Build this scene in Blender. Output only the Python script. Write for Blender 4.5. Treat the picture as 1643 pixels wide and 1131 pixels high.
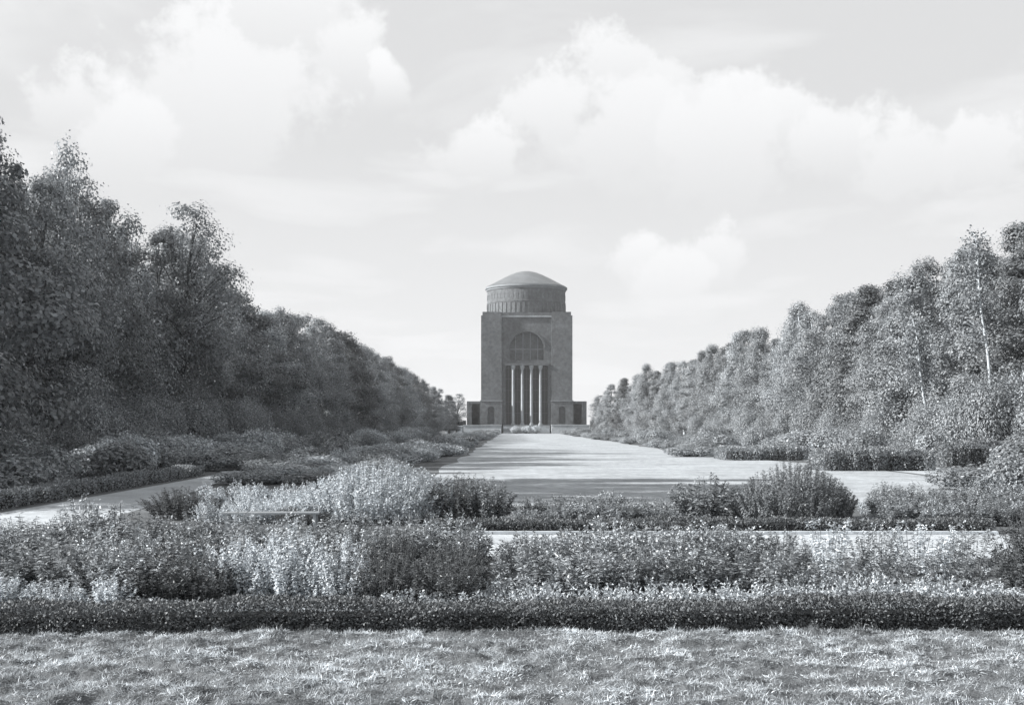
import bpy, bmesh, math, random
import numpy as np
from mathutils import Vector

for o in list(bpy.data.objects):
    bpy.data.objects.remove(o)
sc = bpy.context.scene
COL = sc.collection
rad = math.radians

# ------------------------------------------------------------------ camera
F = 1983.0            # focal length in photograph pixels (1643 wide)
CAMH = 2.2            # eye height in metres
HOR = 684.0           # photograph row of the horizon
AX = 4.8              # the park axis (lawn, tower) lies this far right of the camera
cam = bpy.data.cameras.new("camera")
cam.sensor_width = 36.0
cam.lens = 36.0 * F / 1643.0
cam.shift_y = (HOR - 565.5) / 1643.0
cam.clip_start = 0.1
cam.clip_end = 6000
camo = bpy.data.objects.new("camera", cam)
camo.location = (0, 0, CAMH)
camo.rotation_euler = (rad(90), 0, 0)
COL.objects.link(camo)
sc.camera = camo

# ------------------------------------------------------------------ light
SUN_EL = 29.0
SUN_AZ = 6.0         # light travels towards +x and this many degrees towards +y
SUN_STR = 5.0
SKY_STR = 0.0505
EXPOSURE = 1.2
TINT = (0.925, 0.99, 1.045)      # the cold black of the printed photograph

sun = bpy.data.lights.new("sun", 'SUN')
sun.energy = SUN_STR
sun.angle = rad(0.55)
sun.color = (1.0, 0.985, 0.965)
suno = bpy.data.objects.new("sun", sun)
d = Vector((math.cos(rad(SUN_EL)) * math.cos(rad(SUN_AZ)),
            math.cos(rad(SUN_EL)) * math.sin(rad(SUN_AZ)), -math.sin(rad(SUN_EL))))
suno.rotation_euler = d.to_track_quat('-Z', 'Y').to_euler()
suno.location = (-60, -20, 60)
COL.objects.link(suno)

world = bpy.data.worlds.new("World")
sc.world = world
world.use_nodes = True


def build_world():
    nt = world.node_tree
    N, L = nt.nodes, nt.links
    N.clear()
    out = N.new('ShaderNodeOutputWorld')
    bg = N.new('ShaderNodeBackground')
    bg.inputs['Strength'].default_value = SKY_STR
    L.new(bg.outputs[0], out.inputs[0])
    sky = N.new('ShaderNodeTexSky')
    sky.sky_type = 'NISHITA'
    sky.sun_disc = False
    sky.sun_elevation = rad(SUN_EL)
    # sun stands at direction -d ; rotation is measured clockwise from +Y
    sky.sun_rotation = math.atan2(-d.x, -d.y)
    sky.dust_density = 2.0
    bw = N.new('ShaderNodeRGBToBW')
    L.new(sky.outputs[0], bw.inputs[0])

    def math_(op, a, b=None, c=None):
        n = N.new('ShaderNodeMath'); n.operation = op
        for i, v in enumerate((a, b, c)):
            if v is None: continue
            if isinstance(v, (int, float)): n.inputs[i].default_value = v
            else: L.new(v, n.inputs[i])
        return n.outputs[0]

    tc = N.new('ShaderNodeTexCoord')
    sep = N.new('ShaderNodeSeparateXYZ')
    L.new(tc.outputs['Generated'], sep.inputs[0])
    # flat cloud deck: project the direction on a plane overhead
    zz = math_('MAXIMUM', math_('ADD', sep.outputs[2], 0.10), 0.03)
    comb = N.new('ShaderNodeCombineXYZ')
    L.new(math_('DIVIDE', sep.outputs[0], zz), comb.inputs[0])
    L.new(math_('DIVIDE', sep.outputs[1], zz), comb.inputs[1])
    n1 = N.new('ShaderNodeTexNoise'); n1.inputs['Scale'].default_value = 1.15
    n1.inputs['Detail'].default_value = 7; n1.inputs['Roughness'].default_value = 0.52
    n1.inputs['Distortion'].default_value = 0.4
    L.new(comb.outputs[0], n1.inputs['Vector'])
    r1 = N.new('ShaderNodeMapRange'); r1.interpolation_type = 'SMOOTHSTEP'
    r1.inputs[1].default_value = 0.44; r1.inputs[2].default_value = 0.66
    L.new(n1.outputs[0], r1.inputs[0])
    # the heaped clouds, in directions of the sky
    n2 = N.new('ShaderNodeTexNoise'); n2.inputs['Scale'].default_value = 22.0
    n2.inputs['Detail'].default_value = 10; n2.inputs['Roughness'].default_value = 0.66
    L.new(tc.outputs['Generated'], n2.inputs['Vector'])
    wn = N.new('ShaderNodeTexNoise'); wn.inputs['Scale'].default_value = 13.0; wn.inputs['Detail'].default_value = 6
    wn.inputs['Roughness'].default_value = 0.6
    L.new(tc.outputs['Generated'], wn.inputs['Vector'])
    w1 = N.new('ShaderNodeVectorMath'); w1.operation = 'SUBTRACT'; L.new(wn.outputs['Color'], w1.inputs[0]); w1.inputs[1].default_value = (.5, .5, .5)
    w2 = N.new('ShaderNodeVectorMath'); w2.operation = 'MULTIPLY_ADD'; L.new(w1.outputs[0], w2.inputs[0]); w2.inputs[1].default_value = (.085, .085, .075)
    L.new(tc.outputs['Generated'], w2.inputs[2])
    blobs = [(450, 40, 135), (550, 100, 80), (350, 170, 150), (110, 165, 75), (200, 225, 90), (620, 140, 40),
             (985, 125, 80), (1055, 150, 75), (900, 200, 95), (1010, 220, 120), (1130, 185, 75), (1200, 170, 45), (1275, 205, 65),
             (1340, 235, 70), (760, 250, 70), (1160, 240, 110), (1035, 425, 50), (1165, 412, 58), (1100, 455, 70), (1450, 260, 90), (1570, 250, 80)]
    best = None
    for (px, py, pr) in blobs:
        v = Vector(((px - 821.5) / F, 1.0, (HOR - py) / F)).normalized()
        rr = pr * 1.3 / F
        vd = N.new('ShaderNodeVectorMath'); vd.operation = 'DISTANCE'
        L.new(w2.outputs[0], vd.inputs[0]); vd.inputs[1].default_value = v
        q = math_('SUBTRACT', 1.0, math_('DIVIDE', vd.outputs['Value'], rr))
        q = math_('ADD', q, math_('MULTIPLY', math_('SUBTRACT', n2.outputs[0], 0.5), 1.7))
        e = N.new('ShaderNodeMapRange'); e.interpolation_type = 'SMOOTHSTEP'
        e.inputs[1].default_value = 0.0; e.inputs[2].default_value = 0.5
        L.new(q, e.inputs[0])
        fd = N.new('ShaderNodeMapRange'); fd.interpolation_type = 'SMOOTHSTEP'
        fd.inputs[1].default_value = v.z - rr * 1.2; fd.inputs[2].default_value = v.z + rr * .9
        fd.inputs[3].default_value = 0.0; fd.inputs[4].default_value = 1.0
        L.new(sep.outputs[2], fd.inputs[0])
        k = math_('MULTIPLY', e.outputs[0], fd.outputs[0])
        best = k if best is None else math_('SMOOTH_MAX', best, k, 0.2)
    m = math_('MAXIMUM', math_('MULTIPLY', r1.outputs[0], 0.55), best)
    base = math_('ADD', math_('MULTIPLY', bw.outputs[0], 0.12), 5.8)   # thin veil over the blue
    cl = 8.3
    val = math_('ADD', base, math_('MULTIPLY', m, math_('SUBTRACT', cl, base)))
    # pale towards the horizon, as the air there is thicker
    hz = N.new('ShaderNodeMapRange'); hz.inputs[1].default_value = 0.0; hz.inputs[2].default_value = 0.22
    hz.inputs[3].default_value = 0.75; hz.inputs[4].default_value = 0.0
    L.new(sep.outputs[2], hz.inputs[0])
    val = math_('ADD', val, math_('MULTIPLY', hz.outputs[0], math_('SUBTRACT', 7.9, val)))
    cc = N.new('ShaderNodeCombineColor')
    L.new(math_('MULTIPLY', val, 0.995), cc.inputs[0]); L.new(val, cc.inputs[1]); L.new(math_('MULTIPLY', val, 1.012), cc.inputs[2])
    L.new(cc.outputs[0], bg.inputs['Color'])


build_world()
vs = sc.view_settings
vs.view_transform = 'Standard'
vs.look = 'None'
vs.exposure = EXPOSURE
vs.gamma = 1.0
vs.use_curve_mapping = False

# ------------------------------------------------------------------ helpers
def gx(px, Y):
    """world x of photograph column px at distance Y"""
    return (px - 821.5) * Y / F


def gz(py, Y):
    return CAMH + (HOR - py) * Y / F


def tag(o, label=None, cat=None, group=None, kind=None):
    if label: o["label"] = label
    if cat: o["category"] = cat
    if group: o["group"] = group
    if kind: o["kind"] = kind
    return o


def link(name, data, parent=None, mat=None):
    o = bpy.data.objects.new(name, data)
    COL.objects.link(o)
    if parent is not None: o.parent = parent
    if mat is not None and data is not None and len(data.materials) == 0:
        data.materials.append(mat)
    return o


def empty(name, loc=(0, 0, 0), rz=0.0):
    o = bpy.data.objects.new(name, None)
    o.location = loc
    o.rotation_euler = (0, 0, rz)
    o.empty_display_size = 0.2
    COL.objects.link(o)
    return o


def copy_thing(root, loc, rz=0.0, scale=(1, 1, 1), name=None):
    r = root.copy()
    COL.objects.link(r)
    r.location = loc; r.rotation_euler = (0, 0, rz); r.scale = scale
    if name: r.name = name
    for ch in root.children:
        c = ch.copy(); COL.objects.link(c); c.parent = r
    return r


def mesh_np(name, V, Q, shade=None, smooth=False):
    """numpy verts (n,3), faces (m,k) all with k corners"""
    me = bpy.data.meshes.new(name)
    V = np.ascontiguousarray(V, dtype=np.float32)
    Q = np.ascontiguousarray(Q, dtype=np.int32)
    k = Q.shape[1]
    me.vertices.add(len(V)); me.vertices.foreach_set('co', V.ravel())
    me.loops.add(Q.size); me.loops.foreach_set('vertex_index', Q.ravel())
    me.polygons.add(len(Q))
    me.polygons.foreach_set('loop_start', np.arange(0, Q.size, k, dtype=np.int32))
    me.polygons.foreach_set('loop_total', np.full(len(Q), k, dtype=np.int32))
    if smooth:
        me.polygons.foreach_set('use_smooth', np.ones(len(Q), dtype=bool))
    if shade is not None:
        a = me.attributes.new('shade', 'FLOAT', 'FACE')
        a.data.foreach_set('value', np.ascontiguousarray(shade, dtype=np.float32))
    me.update(calc_edges=True)
    me.validate()
    return me


def norm(a):
    return a / np.maximum(np.linalg.norm(a, axis=-1, keepdims=True), 1e-9)


def leaf_mesh(name, P, D, N, Ln, W, rng, curl=0.12, var=0.35, tone=1.0):
    """one pointed, folded leaf (a quad) per row: root P, direction D, upper side N"""
    D = norm(D)
    S = norm(np.cross(D, N))
    Nn = norm(np.cross(S, D))
    Ln = np.asarray(Ln)[:, None]; W = np.asarray(W)[:, None]
    mid = P + D * Ln * 0.45
    a = P
    b = mid + S * W * 0.5 + Nn * W * curl
    c = P + D * Ln - Nn * Ln * curl
    e = mid - S * W * 0.5 + Nn * W * curl
    V = np.stack([a, b, c, e], 1).reshape(-1, 3)
    Q = np.arange(len(P) * 4).reshape(-1, 4)
    sh = np.clip(1 + rng.normal(0, var, len(P)), 0.3, 2.0) * tone
    return mesh_np(name, V, Q, sh)


def tubes(name, paths, radii, sides=5):
    """paths: list of (k,3) arrays; radii: list of (k,) arrays"""
    Vs, Qs, off = [], [], 0
    ang = np.linspace(0, 2 * np.pi, sides, endpoint=False)
    for p, r in zip(paths, radii):
        p = np.asarray(p, float); r = np.asarray(r, float)
        t = np.gradient(p, axis=0); t = norm(t)
        ref = np.tile(np.array([0.31, 0.95, 0.05]), (len(p), 1))
        s = norm(np.cross(t, ref)); u = np.cross(s, t)
        ring = p[:, None] + r[:, None, None] * (np.cos(ang)[None, :, None] * s[:, None] + np.sin(ang)[None, :, None] * u[:, None])
        Vs.append(ring.reshape(-1, 3))
        k = len(p)
        i = np.arange(k - 1)[:, None] * sides; j = np.arange(sides)[None]
        jn = (j + 1) % sides
        q = np.stack([i + j, i + jn, i + sides + jn, i + sides + j], -1).reshape(-1, 4) + off
        Qs.append(q); off += k * sides
    return mesh_np(name, np.concatenate(Vs), np.concatenate(Qs), smooth=True)


def bm_mesh(name, bm, smooth=False):
    me = bpy.data.meshes.new(name)
    bmesh.ops.recalc_face_normals(bm, faces=bm.faces[:])
    bm.to_mesh(me); bm.free()
    if smooth:
        for p in me.polygons: p.use_smooth = True
    return me


def add_box(bm, x0, x1, y0, y1, z0, z1):
    v = [bm.verts.new((x, y, z)) for x in (x0, x1) for y in (y0, y1) for z in (z0, z1)]
    for f in ((0, 1, 3, 2), (4, 6, 7, 5), (0, 4, 5, 1), (2, 3, 7, 6), (0, 2, 6, 4), (1, 5, 7, 3)):
        bm.faces.new([v[i] for i in f])


def box_obj(name, dims, mat, parent=None, bevel=0.0):
    bm = bmesh.new(); add_box(bm, *dims)
    if bevel:
        bmesh.ops.bevel(bm, geom=bm.edges[:], offset=bevel, segments=2, affect='EDGES')
    return link(name, bm_mesh(name, bm), parent, mat)


def lathe(name, prof, mat, parent=None, loc=(0, 0, 0), n=64, smooth=True, cap=False):
    bm = bmesh.new()
    rings = []
    for (r, z) in prof:
        if r < 1e-4:
            rings.append([bm.verts.new((0, 0, z))])
        else:
            rings.append([bm.verts.new((r * math.cos(2 * math.pi * i / n), r * math.sin(2 * math.pi * i / n), z)) for i in range(n)])
    for a, b in zip(rings, rings[1:]):
        for i in range(n):
            j = (i + 1) % n
            if len(a) == 1 and len(b) == 1: continue
            if len(a) == 1: bm.faces.new((a[0], b[i], b[j]))
            elif len(b) == 1: bm.faces.new((a[i], a[j], b[0]))
            else: bm.faces.new((a[i], a[j], b[j], b[i]))
    me = bm_mesh(name, bm, smooth)
    if smooth:
        me.set_sharp_from_angle(angle=rad(35))
    o = link(name, me, parent, mat)
    o.location = loc
    return o


# ------------------------------------------------------------------ materials
def grey(v):
    return (v * TINT[0], v * TINT[1], v * TINT[2], 1)


def new_mat(name):
    m = bpy.data.materials.new(name); m.use_nodes = True
    nt = m.node_tree; nt.nodes.clear()
    return m, nt.nodes, nt.links


def leaf_mat(name, v, trans=0.22, rough=0.5, spec=0.35, objvar=0.25):
    m, N, L = new_mat(name)
    out = N.new('ShaderNodeOutputMaterial')
    at = N.new('ShaderNodeAttribute'); at.attribute_name = 'shade'
    oi = N.new('ShaderNodeObjectInfo')
    mr = N.new('ShaderNodeMapRange'); mr.inputs[3].default_value = 1 - objvar; mr.inputs[4].default_value = 1 + objvar
    L.new(oi.outputs['Random'], mr.inputs[0])
    mu = N.new('ShaderNodeMath'); mu.operation = 'MULTIPLY'
    L.new(at.outputs['Fac'], mu.inputs[0]); L.new(mr.outputs[0], mu.inputs[1])
    col = N.new('ShaderNodeVectorMath'); col.operation = 'SCALE'
    col.inputs[0].default_value = grey(v)[:3]
    L.new(mu.outputs[0], col.inputs['Scale'])
    b = N.new('ShaderNodeBsdfPrincipled')
    b.inputs['Roughness'].default_value = rough
    b.inputs['Specular IOR Level'].default_value = spec
    L.new(col.outputs[0], b.inputs['Base Color'])
    t = N.new('ShaderNodeBsdfTranslucent')
    L.new(col.outputs[0], t.inputs['Color'])
    mx = N.new('ShaderNodeMixShader'); mx.inputs[0].default_value = trans
    L.new(b.outputs[0], mx.inputs[1]); L.new(t.outputs[0], mx.inputs[2])
    L.new(mx.outputs[0], out.inputs[0])
    return m


def rough_mat(name, v, var=0.25, scale=1.0, rough=0.85, bump=0.0, bscale=20.0, spec=0.2, scale2=None, var2=0.0, streak=None):
    m, N, L = new_mat(name)
    out = N.new('ShaderNodeOutputMaterial')
    b = N.new('ShaderNodeBsdfPrincipled')
    b.inputs['Roughness'].default_value = rough
    b.inputs['Specular IOR Level'].default_value = spec
    tc = N.new('ShaderNodeTexCoord')
    src = tc.outputs['Object']
    if streak:
        mp = N.new('ShaderNodeMapping'); mp.inputs['Scale'].default_value = streak
        L.new(src, mp.inputs[0]); src = mp.outputs[0]
    fac = None
    for s, va in ((scale, var), (scale2, var2)):
        if s is None: continue
        n = N.new('ShaderNodeTexNoise'); n.inputs['Scale'].default_value = s
        n.inputs['Detail'].default_value = 6; n.inputs['Roughness'].default_value = 0.6
        L.new(src, n.inputs['Vector'])
        mr = N.new('ShaderNodeMapRange'); mr.inputs[1].default_value = 0.3; mr.inputs[2].default_value = 0.7
        mr.inputs[3].default_value = 1 - va; mr.inputs[4].default_value = 1 + va
        L.new(n.outputs[0], mr.inputs[0])
        if fac is None: fac = mr.outputs[0]
        else:
            mu = N.new('ShaderNodeMath'); mu.operation = 'MULTIPLY'
            L.new(fac, mu.inputs[0]); L.new(mr.outputs[0], mu.inputs[1]); fac = mu.outputs[0]
    col = N.new('ShaderNodeVectorMath'); col.operation = 'SCALE'
    col.inputs[0].default_value = grey(v)[:3]
    L.new(fac, col.inputs['Scale'])
    L.new(col.outputs[0], b.inputs['Base Color'])
    if bump:
        n = N.new('ShaderNodeTexNoise'); n.inputs['Scale'].default_value = bscale
        n.inputs['Detail'].default_value = 5
        L.new(tc.outputs['Object'], n.inputs['Vector'])
        bp = N.new('ShaderNodeBump'); bp.inputs['Distance'].default_value = bump; bp.inputs['Strength'].default_value = 1.0
        L.new(n.outputs[0], bp.inputs['Height']); L.new(bp.outputs[0], b.inputs['Normal'])
    L.new(b.outputs[0], out.inputs[0])
    return m


M = dict(
    ground=rough_mat('park_ground', 0.10, 0.35, 0.6, bump=0.03, bscale=9, scale2=0.08, var2=0.25),
    lawn=rough_mat('lawn_turf', 0.305, 0.24, 0.3, bump=0.02, bscale=22, scale2=2.5, var2=0.3),
    gravel=rough_mat('path_gravel', 0.37, 0.2, .7, bump=0.008, bscale=40, scale2=9.0, var2=0.25),
    soil=rough_mat('bed_soil', 0.09, 0.3, 3.0, bump=0.03, bscale=14),
    stone=rough_mat('pale_stone', 0.45, 0.2, 0.5, bump=0.004, bscale=12, scale2=4, var2=0.15),
    stone_dark=rough_mat('grey_stone', 0.3, 0.25, 0.4, scale2=3, var2=0.2),
    brick=rough_mat('dark_brick', 0.115, 0.22, 0.25, rough=0.8, scale2=1.1, var2=0.3, bump=0.06, bscale=3),
    brick_trim=rough_mat('brick_trim', 0.21, 0.15, 0.3, scale2=2, var2=0.1),
    copper=rough_mat('copper_roof', 0.12, 0.2, 0.3, rough=0.4, spec=0.5, scale2=1.5, var2=0.15),
    glass=rough_mat('dark_window_glass', 0.02, 0.2, 1.0, rough=0.35, spec=0.25),
    bark=rough_mat('bark', 0.09, 0.35, 5, bump=0.02, bscale=18),
    birch=rough_mat('birch_bark', 0.42, 0.35, 3, bump=0.005, bscale=20, streak=(1, 1, 3)),
    stem=rough_mat('green_stem', 0.10, 0.3, 8),
    twig=rough_mat('hedge_twigs', 0.035, 0.3, 12, bump=0.03, bscale=30),
    wood=rough_mat('painted_bench_wood', 0.24, 0.12, 6, rough=0.6),
    iron=rough_mat('bench_iron', 0.10, 0.2, 6, rough=0.5),
    tree=leaf_mat('tree_leaves', 0.2, 0.32, objvar=.38),
    tree_d=leaf_mat('dark_tree_leaves', 0.19, 0.32, objvar=.38),
    birchleaf=leaf_mat('birch_leaves', 0.25, 0.34, objvar=.36),
    shrub=leaf_mat('shrub_leaves', 0.25, 0.28),
    border=leaf_mat('border_shrub_leaves', 0.36, 0.28, objvar=.38),
    hedge=leaf_mat('hedge_leaves', 0.115, 0.12, 0.55, 0.25, 0.05),
    pale=leaf_mat('pale_perennial_leaves', 0.58, 0.2, 0.45, 0.45, 0.12),
    mid=leaf_mat('perennial_leaves', 0.26, 0.2, 0.45, 0.45, 0.12),
    deep=leaf_mat('deep_perennial_leaves', 0.21, 0.2, 0.45, 0.45, 0.12),
    dark=leaf_mat('dark_and_shade_perennial_leaves', 0.095, 0.18, 0.45, 0.45, 0.12),  # dark-leaved plants, and shade painted as leaf colour beside bright clumps
    cover=leaf_mat('ground_cover_leaves', 0.5, 0.2, 0.5, 0.35, 0.1),
    grass=leaf_mat('rough_grass', 0.46, 0.25, 0.6, 0.25, 0.0),
    turf=rough_mat('rough_turf', 0.10, 0.3, 4, bump=0.02, bscale=40),
)

# ------------------------------------------------------------------ ground, lawn, paths
def sheet(name, pts, z, mat):
    bm = bmesh.new()
    bm.faces.new([bm.verts.new((x, y, z)) for x, y in pts])
    o = link(name, bm_mesh(name, bm), None, mat)
    if o.data.polygons[0].normal.z < 0: o.data.flip_normals()
    return tag(o, kind='structure')


def wavy(xs, amp, seed):
    r = random.Random(seed)
    return [x + r.uniform(-amp, amp) for x in xs]


sheet('ground', [(-1200, -300), (1200, -300), (1200, 1600), (-1200, 1600)], 0.0, M['ground'])
# long lawn on the axis, its rims slightly uneven
rl = random.Random(3)
ys = [34 + i * 6 for i in range(58)]
left = [(AX - 8.3 + rl.uniform(-.35, .35), y) for y in ys]
right = [(AX + 9.6 + rl.uniform(-.45, .45), y) for y in ys]
for q in range(9): right[q] = (AX + 13.6 - max(0, q - 6) * 1.1 + rl.uniform(-.3, .3), ys[q])
sheet('lawn', left + right[::-1], 0.004, M['lawn'])
sheet('side_path', [(-13.0, 25.2), (-13.05, 34), (-13.2, 44), (-13.35, 52), (-13.6, 58), (-14.4, 61), (-13.6, 62), (-12.3, 58), (-11.7, 50), (-10.7, 41), (-9.9, 33), (-9.3, 25.2)], 0.004, M['gravel'])
sheet('side_path', [(18.8, 25.4)] + [(18.8 + rl.uniform(-.12, .12), y) for y in ys] +
      [(22.6 + rl.uniform(-.12, .12), y) for y in ys[::-1]] + [(22.6, 25.4)], 0.004, M['gravel'])
sheet('cross_path', [(-30, 20.6), (40, 20.6), (40, 25.1), (-30, 25.1)], 0.008, M['gravel'])
sheet('flower_bed', [(-16, 13.1), (18, 12.6), (18, 20.4), (-16, 20.4)], 0.004, M['soil'])
sheet('flower_bed', [(-9.0, 25.3), (18.6, 25.3), (18.6, 33.8), (-9.0, 33.8)], 0.012, M['soil'])

# ------------------------------------------------------------------ the tower
def arch_wall(name, x0, x1, z0, z1, cx, r, zs, zb, y0, y1, mat, parent, n=14):
    """wall panel with one round-headed opening: springing zs, sill zb"""
    bm = bmesh.new()
    arc = [(cx - r * math.cos(math.pi * i / n), zs + r * math.sin(math.pi * i / n)) for i in range(n + 1)]
    quads = [[(x0, z0), (cx - r, z0), (cx - r, z1), (x0, z1)], [(cx + r, z0), (x1, z0), (x1, z1), (cx + r, z1)]]
    if zb > z0: quads.append([(cx - r, z0), (cx + r, z0), (cx + r, zb), (cx - r, zb)])
    for a, b in zip(arc, arc[1:]): quads.append([a, b, (b[0], z1), (a[0], z1)])
    for q in quads:
        for y in (y0, y1):
            bm.faces.new([bm.verts.new((x, y, z)) for x, z in q])
    loop = [(cx - r, zb)] + arc + [(cx + r, zb)]
    if zb > z0: loop.append(loop[0])
    outer = [(x0, z0), (x0, z1), (x1, z1), (x1, z0)]
    for lp in (loop, outer):
        for a, b in zip(lp, lp[1:]):
            bm.faces.new([bm.verts.new(c) for c in ((a[0], y0, a[1]), (b[0], y0, b[1]), (b[0], y1, b[1]), (a[0], y1, a[1]))])
    bmesh.ops.remove_doubles(bm, verts=bm.verts[:], dist=0.0005)
    return link(name, bm_mesh(name, bm), parent, mat)


TY = 397.0            # distance of the tower's front
T = empty('water_tower', (AX - 0.05, TY, 0))
tag(T, 'dark brick tower with round drum, shallow dome and tall columned front, closing the lawn', 'tower')
W = 14.7
box_obj('core', (-W + .3, W - .3, 5.1, 29.4, 0, 37.9), M['brick'], T)
for s in (-1, 1):
    a, b = (-W, -8.1) if s < 0 else (8.0, W)
    box_obj('corner_pier', (a, b, .6, 5.2, 10.6, 37.9), M['brick'], T)
    aa, bb = (a + .45, b - .25) if s < 0 else (a + .25, b - .45)
    box_obj('pier_parapet', (aa, bb, .95, 5.0, 37.9, 39.05), M['brick'], T)
    cx = -11.5 if s < 0 else 11.35
    pw = arch_wall('pier_base', a - .12, b + .12, 0, 10.25, cx, 1.05, 7.6, 3.0, -.35, 1.0, M['brick'], T)
    box_obj('niche_back', (cx - 1.3, cx + 1.3, .8, .99, 3.0, 8.9), M['brick'], pw)
    box_obj('pier_base_core', (a - .1, b + .1, 1.003, 5.0, 0, 10.25), M['brick'], T)
    box_obj('string_course', (a - .3, b + .3, -.55, 5.4, 10.25, 10.6), M['brick_trim'], T)
# recessed middle of the front: five tall round-headed windows between four columns
for k in range(5):
    cx = (k - 2) * 2.93
    x0 = cx - 1.465 if k else -8.1
    x1 = cx + 1.465 if k < 4 else 8.0
    bay = arch_wall('window_bay', x0 + .001, x1 - .001, 0, 22.6, cx, .95, 21.1, 2.9, 1.7, 4.3, M['brick'], T)
    w = box_obj('window', (cx - 1.1, cx + 1.1, 4.0, 4.12, 2.8, 22.2), M['glass'], T)
    for zc in (6.5, 10.2, 13.9, 17.6, 21.1):
        box_obj('glazing_bar', (cx - .94, cx + .94, 3.93, 3.99, zc - .06, zc + .06), M['iron'], w)
    box_obj('window_mullion', (cx - .05, cx + .05, 3.90, 3.96, 2.9, 21.9), M['iron'], w)
for k in range(4):
    cx = (k - 1.5) * 2.93
    lathe('column', [(0, 2.6), (.7, 2.6), (.7, 3.1), (.55, 3.2), (.47, 3.6), (.44, 12), (.39, 20.4), (.5, 20.5), (.68, 21.2),
                     (.74, 21.3), (.74, 21.8), (0, 21.8)], M['stone_dark'], T, (cx, 1.05, 0), n=20)
box_obj('column_plinth', (-7.6, 7.5, .1, 1.69, 0, 2.6), M['stone_dark'], T)
box_obj('entablature', (-7.0, 7.0, .25, 1.69, 21.8, 22.5), M['brick'], T)
up = arch_wall('upper_wall', -8.1, 8.0, 22.6, 37.4, 0, 5.5, 27.2, 23.6, 1.7, 4.2, M['brick'], T, n=28)
box_obj('arch_tympanum', (-5.9, 5.9, 4.201, 4.9, 23.0, 33.2), M['brick'], T)
# brick hood mould around the big arch
bm = bmesh.new()
n = 30
for i in range(n):
    a0, a1 = math.pi * i / n, math.pi * (i + 1) / n
    pts = []
    for (rr, aa) in ((5.52, a0), (5.52, a1), (6.05, a1), (6.05, a0)):
        pts.append((-rr * math.cos(aa), 27.2 + rr * math.sin(aa)))
    fr = [bm.verts.new((x, 1.45, z)) for x, z in pts]; bk = [bm.verts.new((x, 1.699, z)) for x, z in pts]
    bm.faces.new(fr)
    for q in range(4):
        bm.faces.new((fr[q], fr[(q + 1) % 4], bk[(q + 1) % 4], bk[q]))
bmesh.ops.remove_doubles(bm, verts=bm.verts[:], dist=0.0005)
link('hood_mould', bm_mesh('hood_mould', bm), up, M['brick'])
box_obj('string_course', (-8.09, 7.99, 1.35, 5.0, 37.4, 37.9), M['stone_dark'], T)
box_obj('front_parapet', (-8.33, 8.23, 1.5, 2.4, 37.9, 38.95), M['brick'], T)
for xx in (-3.6, -1.2, 1.2, 3.6):
    box_obj('arch_mullion', (xx - .16, xx + .16, 3.85, 4.2, 23.6, 27.2 + math.sqrt(5.5 ** 2 - xx ** 2) - .02), M['brick_trim'], up)
box_obj('arch_transom', (-5.4, 5.4, 3.9, 4.19, 27.0, 27.4), M['brick_trim'], up)
box_obj('roof_terrace', (-W + .5, W - .5, 2.403, 29.0, 37.9, 38.2), M['stone_dark'], T)
# side and rear parapets
for s in (-1, 1):
    x0, x1 = (-W + .45, -W + 1.3) if s < 0 else (W - 1.3, W - .45)
    box_obj('side_parapet', (x0, x1, 5.0, 29.0, 38.2, 39.0), M['brick'], T)
# drum
DC = 14.7
drum = lathe('drum', [(13.0, 38.2), (13.0, 42.6), (13.12, 42.65), (13.12, 43.0), (13.0, 43.05), (13.0, 46.9)], M['brick'], T, (0, DC, 0), n=96)
bm = bmesh.new(); add_box(bm, -.22, .22, -.16, .1, 0, 3.8)
pil = bm_mesh('pilaster', bm); pil.materials.append(M['brick'])
bm = bmesh.new(); add_box(bm, -.35, .35, -.06, .05, 0, 1.6)
slot = bm_mesh('drum_window', bm); slot.materials.append(M['brick'])
NP = 52
for k in range(NP):
    a = 2 * math.pi * (k + .5) / NP
    p = link('pilaster', pil, drum); p.location = (13.0 * math.cos(a), 13.0 * math.sin(a), 38.6); p.rotation_euler = (0, 0, a + math.pi / 2)
    a = 2 * math.pi * k / NP
    p = link('drum_window', slot, drum); p.location = (13.0 * math.cos(a), 13.0 * math.sin(a), 43.9); p.rotation_euler = (0, 0, a + math.pi / 2)
lathe('cornice', [(12.9, 46.9), (13.25, 47.0), (13.35, 47.45), (13.65, 47.6), (13.65, 48.15), (13.3, 48.3), (12.9, 48.35)], M['brick_trim'], T, (0, DC, 0), n=96)
lathe('dome', [(13.35, 48.36), (12.6, 48.75), (10.7, 49.75), (8.5, 50.95), (5.8, 52.3), (3.6, 53.2), (1.8, 53.65), (0, 53.8)], M['copper'], T, (0, DC, 0), n=72)
# open pavilions on both sides
for s in (-1, 1):
    g = empty('side_pavilion'); g.parent = T
    xo, xi = 19.3 * s, (W + .125) * s
    def bx(nm, xa, xb, *r):
        return box_obj(nm, (min(xa, xb), max(xa, xb)) + r, M['brick'], g)
    bx('pavilion_pier', xo, 17.7 * s, 1.2, 2.8, 0, 9.5)
    bx('pavilion_pier', 15.2 * s, xi, 1.2, 2.8, 0, 9.5)
    bx('pavilion_beam', xo, xi, 1.1, 2.9, 9.5, 10.3)
    bx('pavilion_roof', xo, xi, 2.903, 14, 9.55, 10.25)
    bx('pavilion_wall', xo, xo - .8 * s, 2.81, 14, 0, 9.5)
    bx('pavilion_back_wall', xo, xi, 14.003, 15, 0, 10.2)
    box_obj('pavilion_floor', (min(xo, xi), max(xo, xi), 1.2, 14, .004, 2.4), M['stone_dark'], g)

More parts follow.
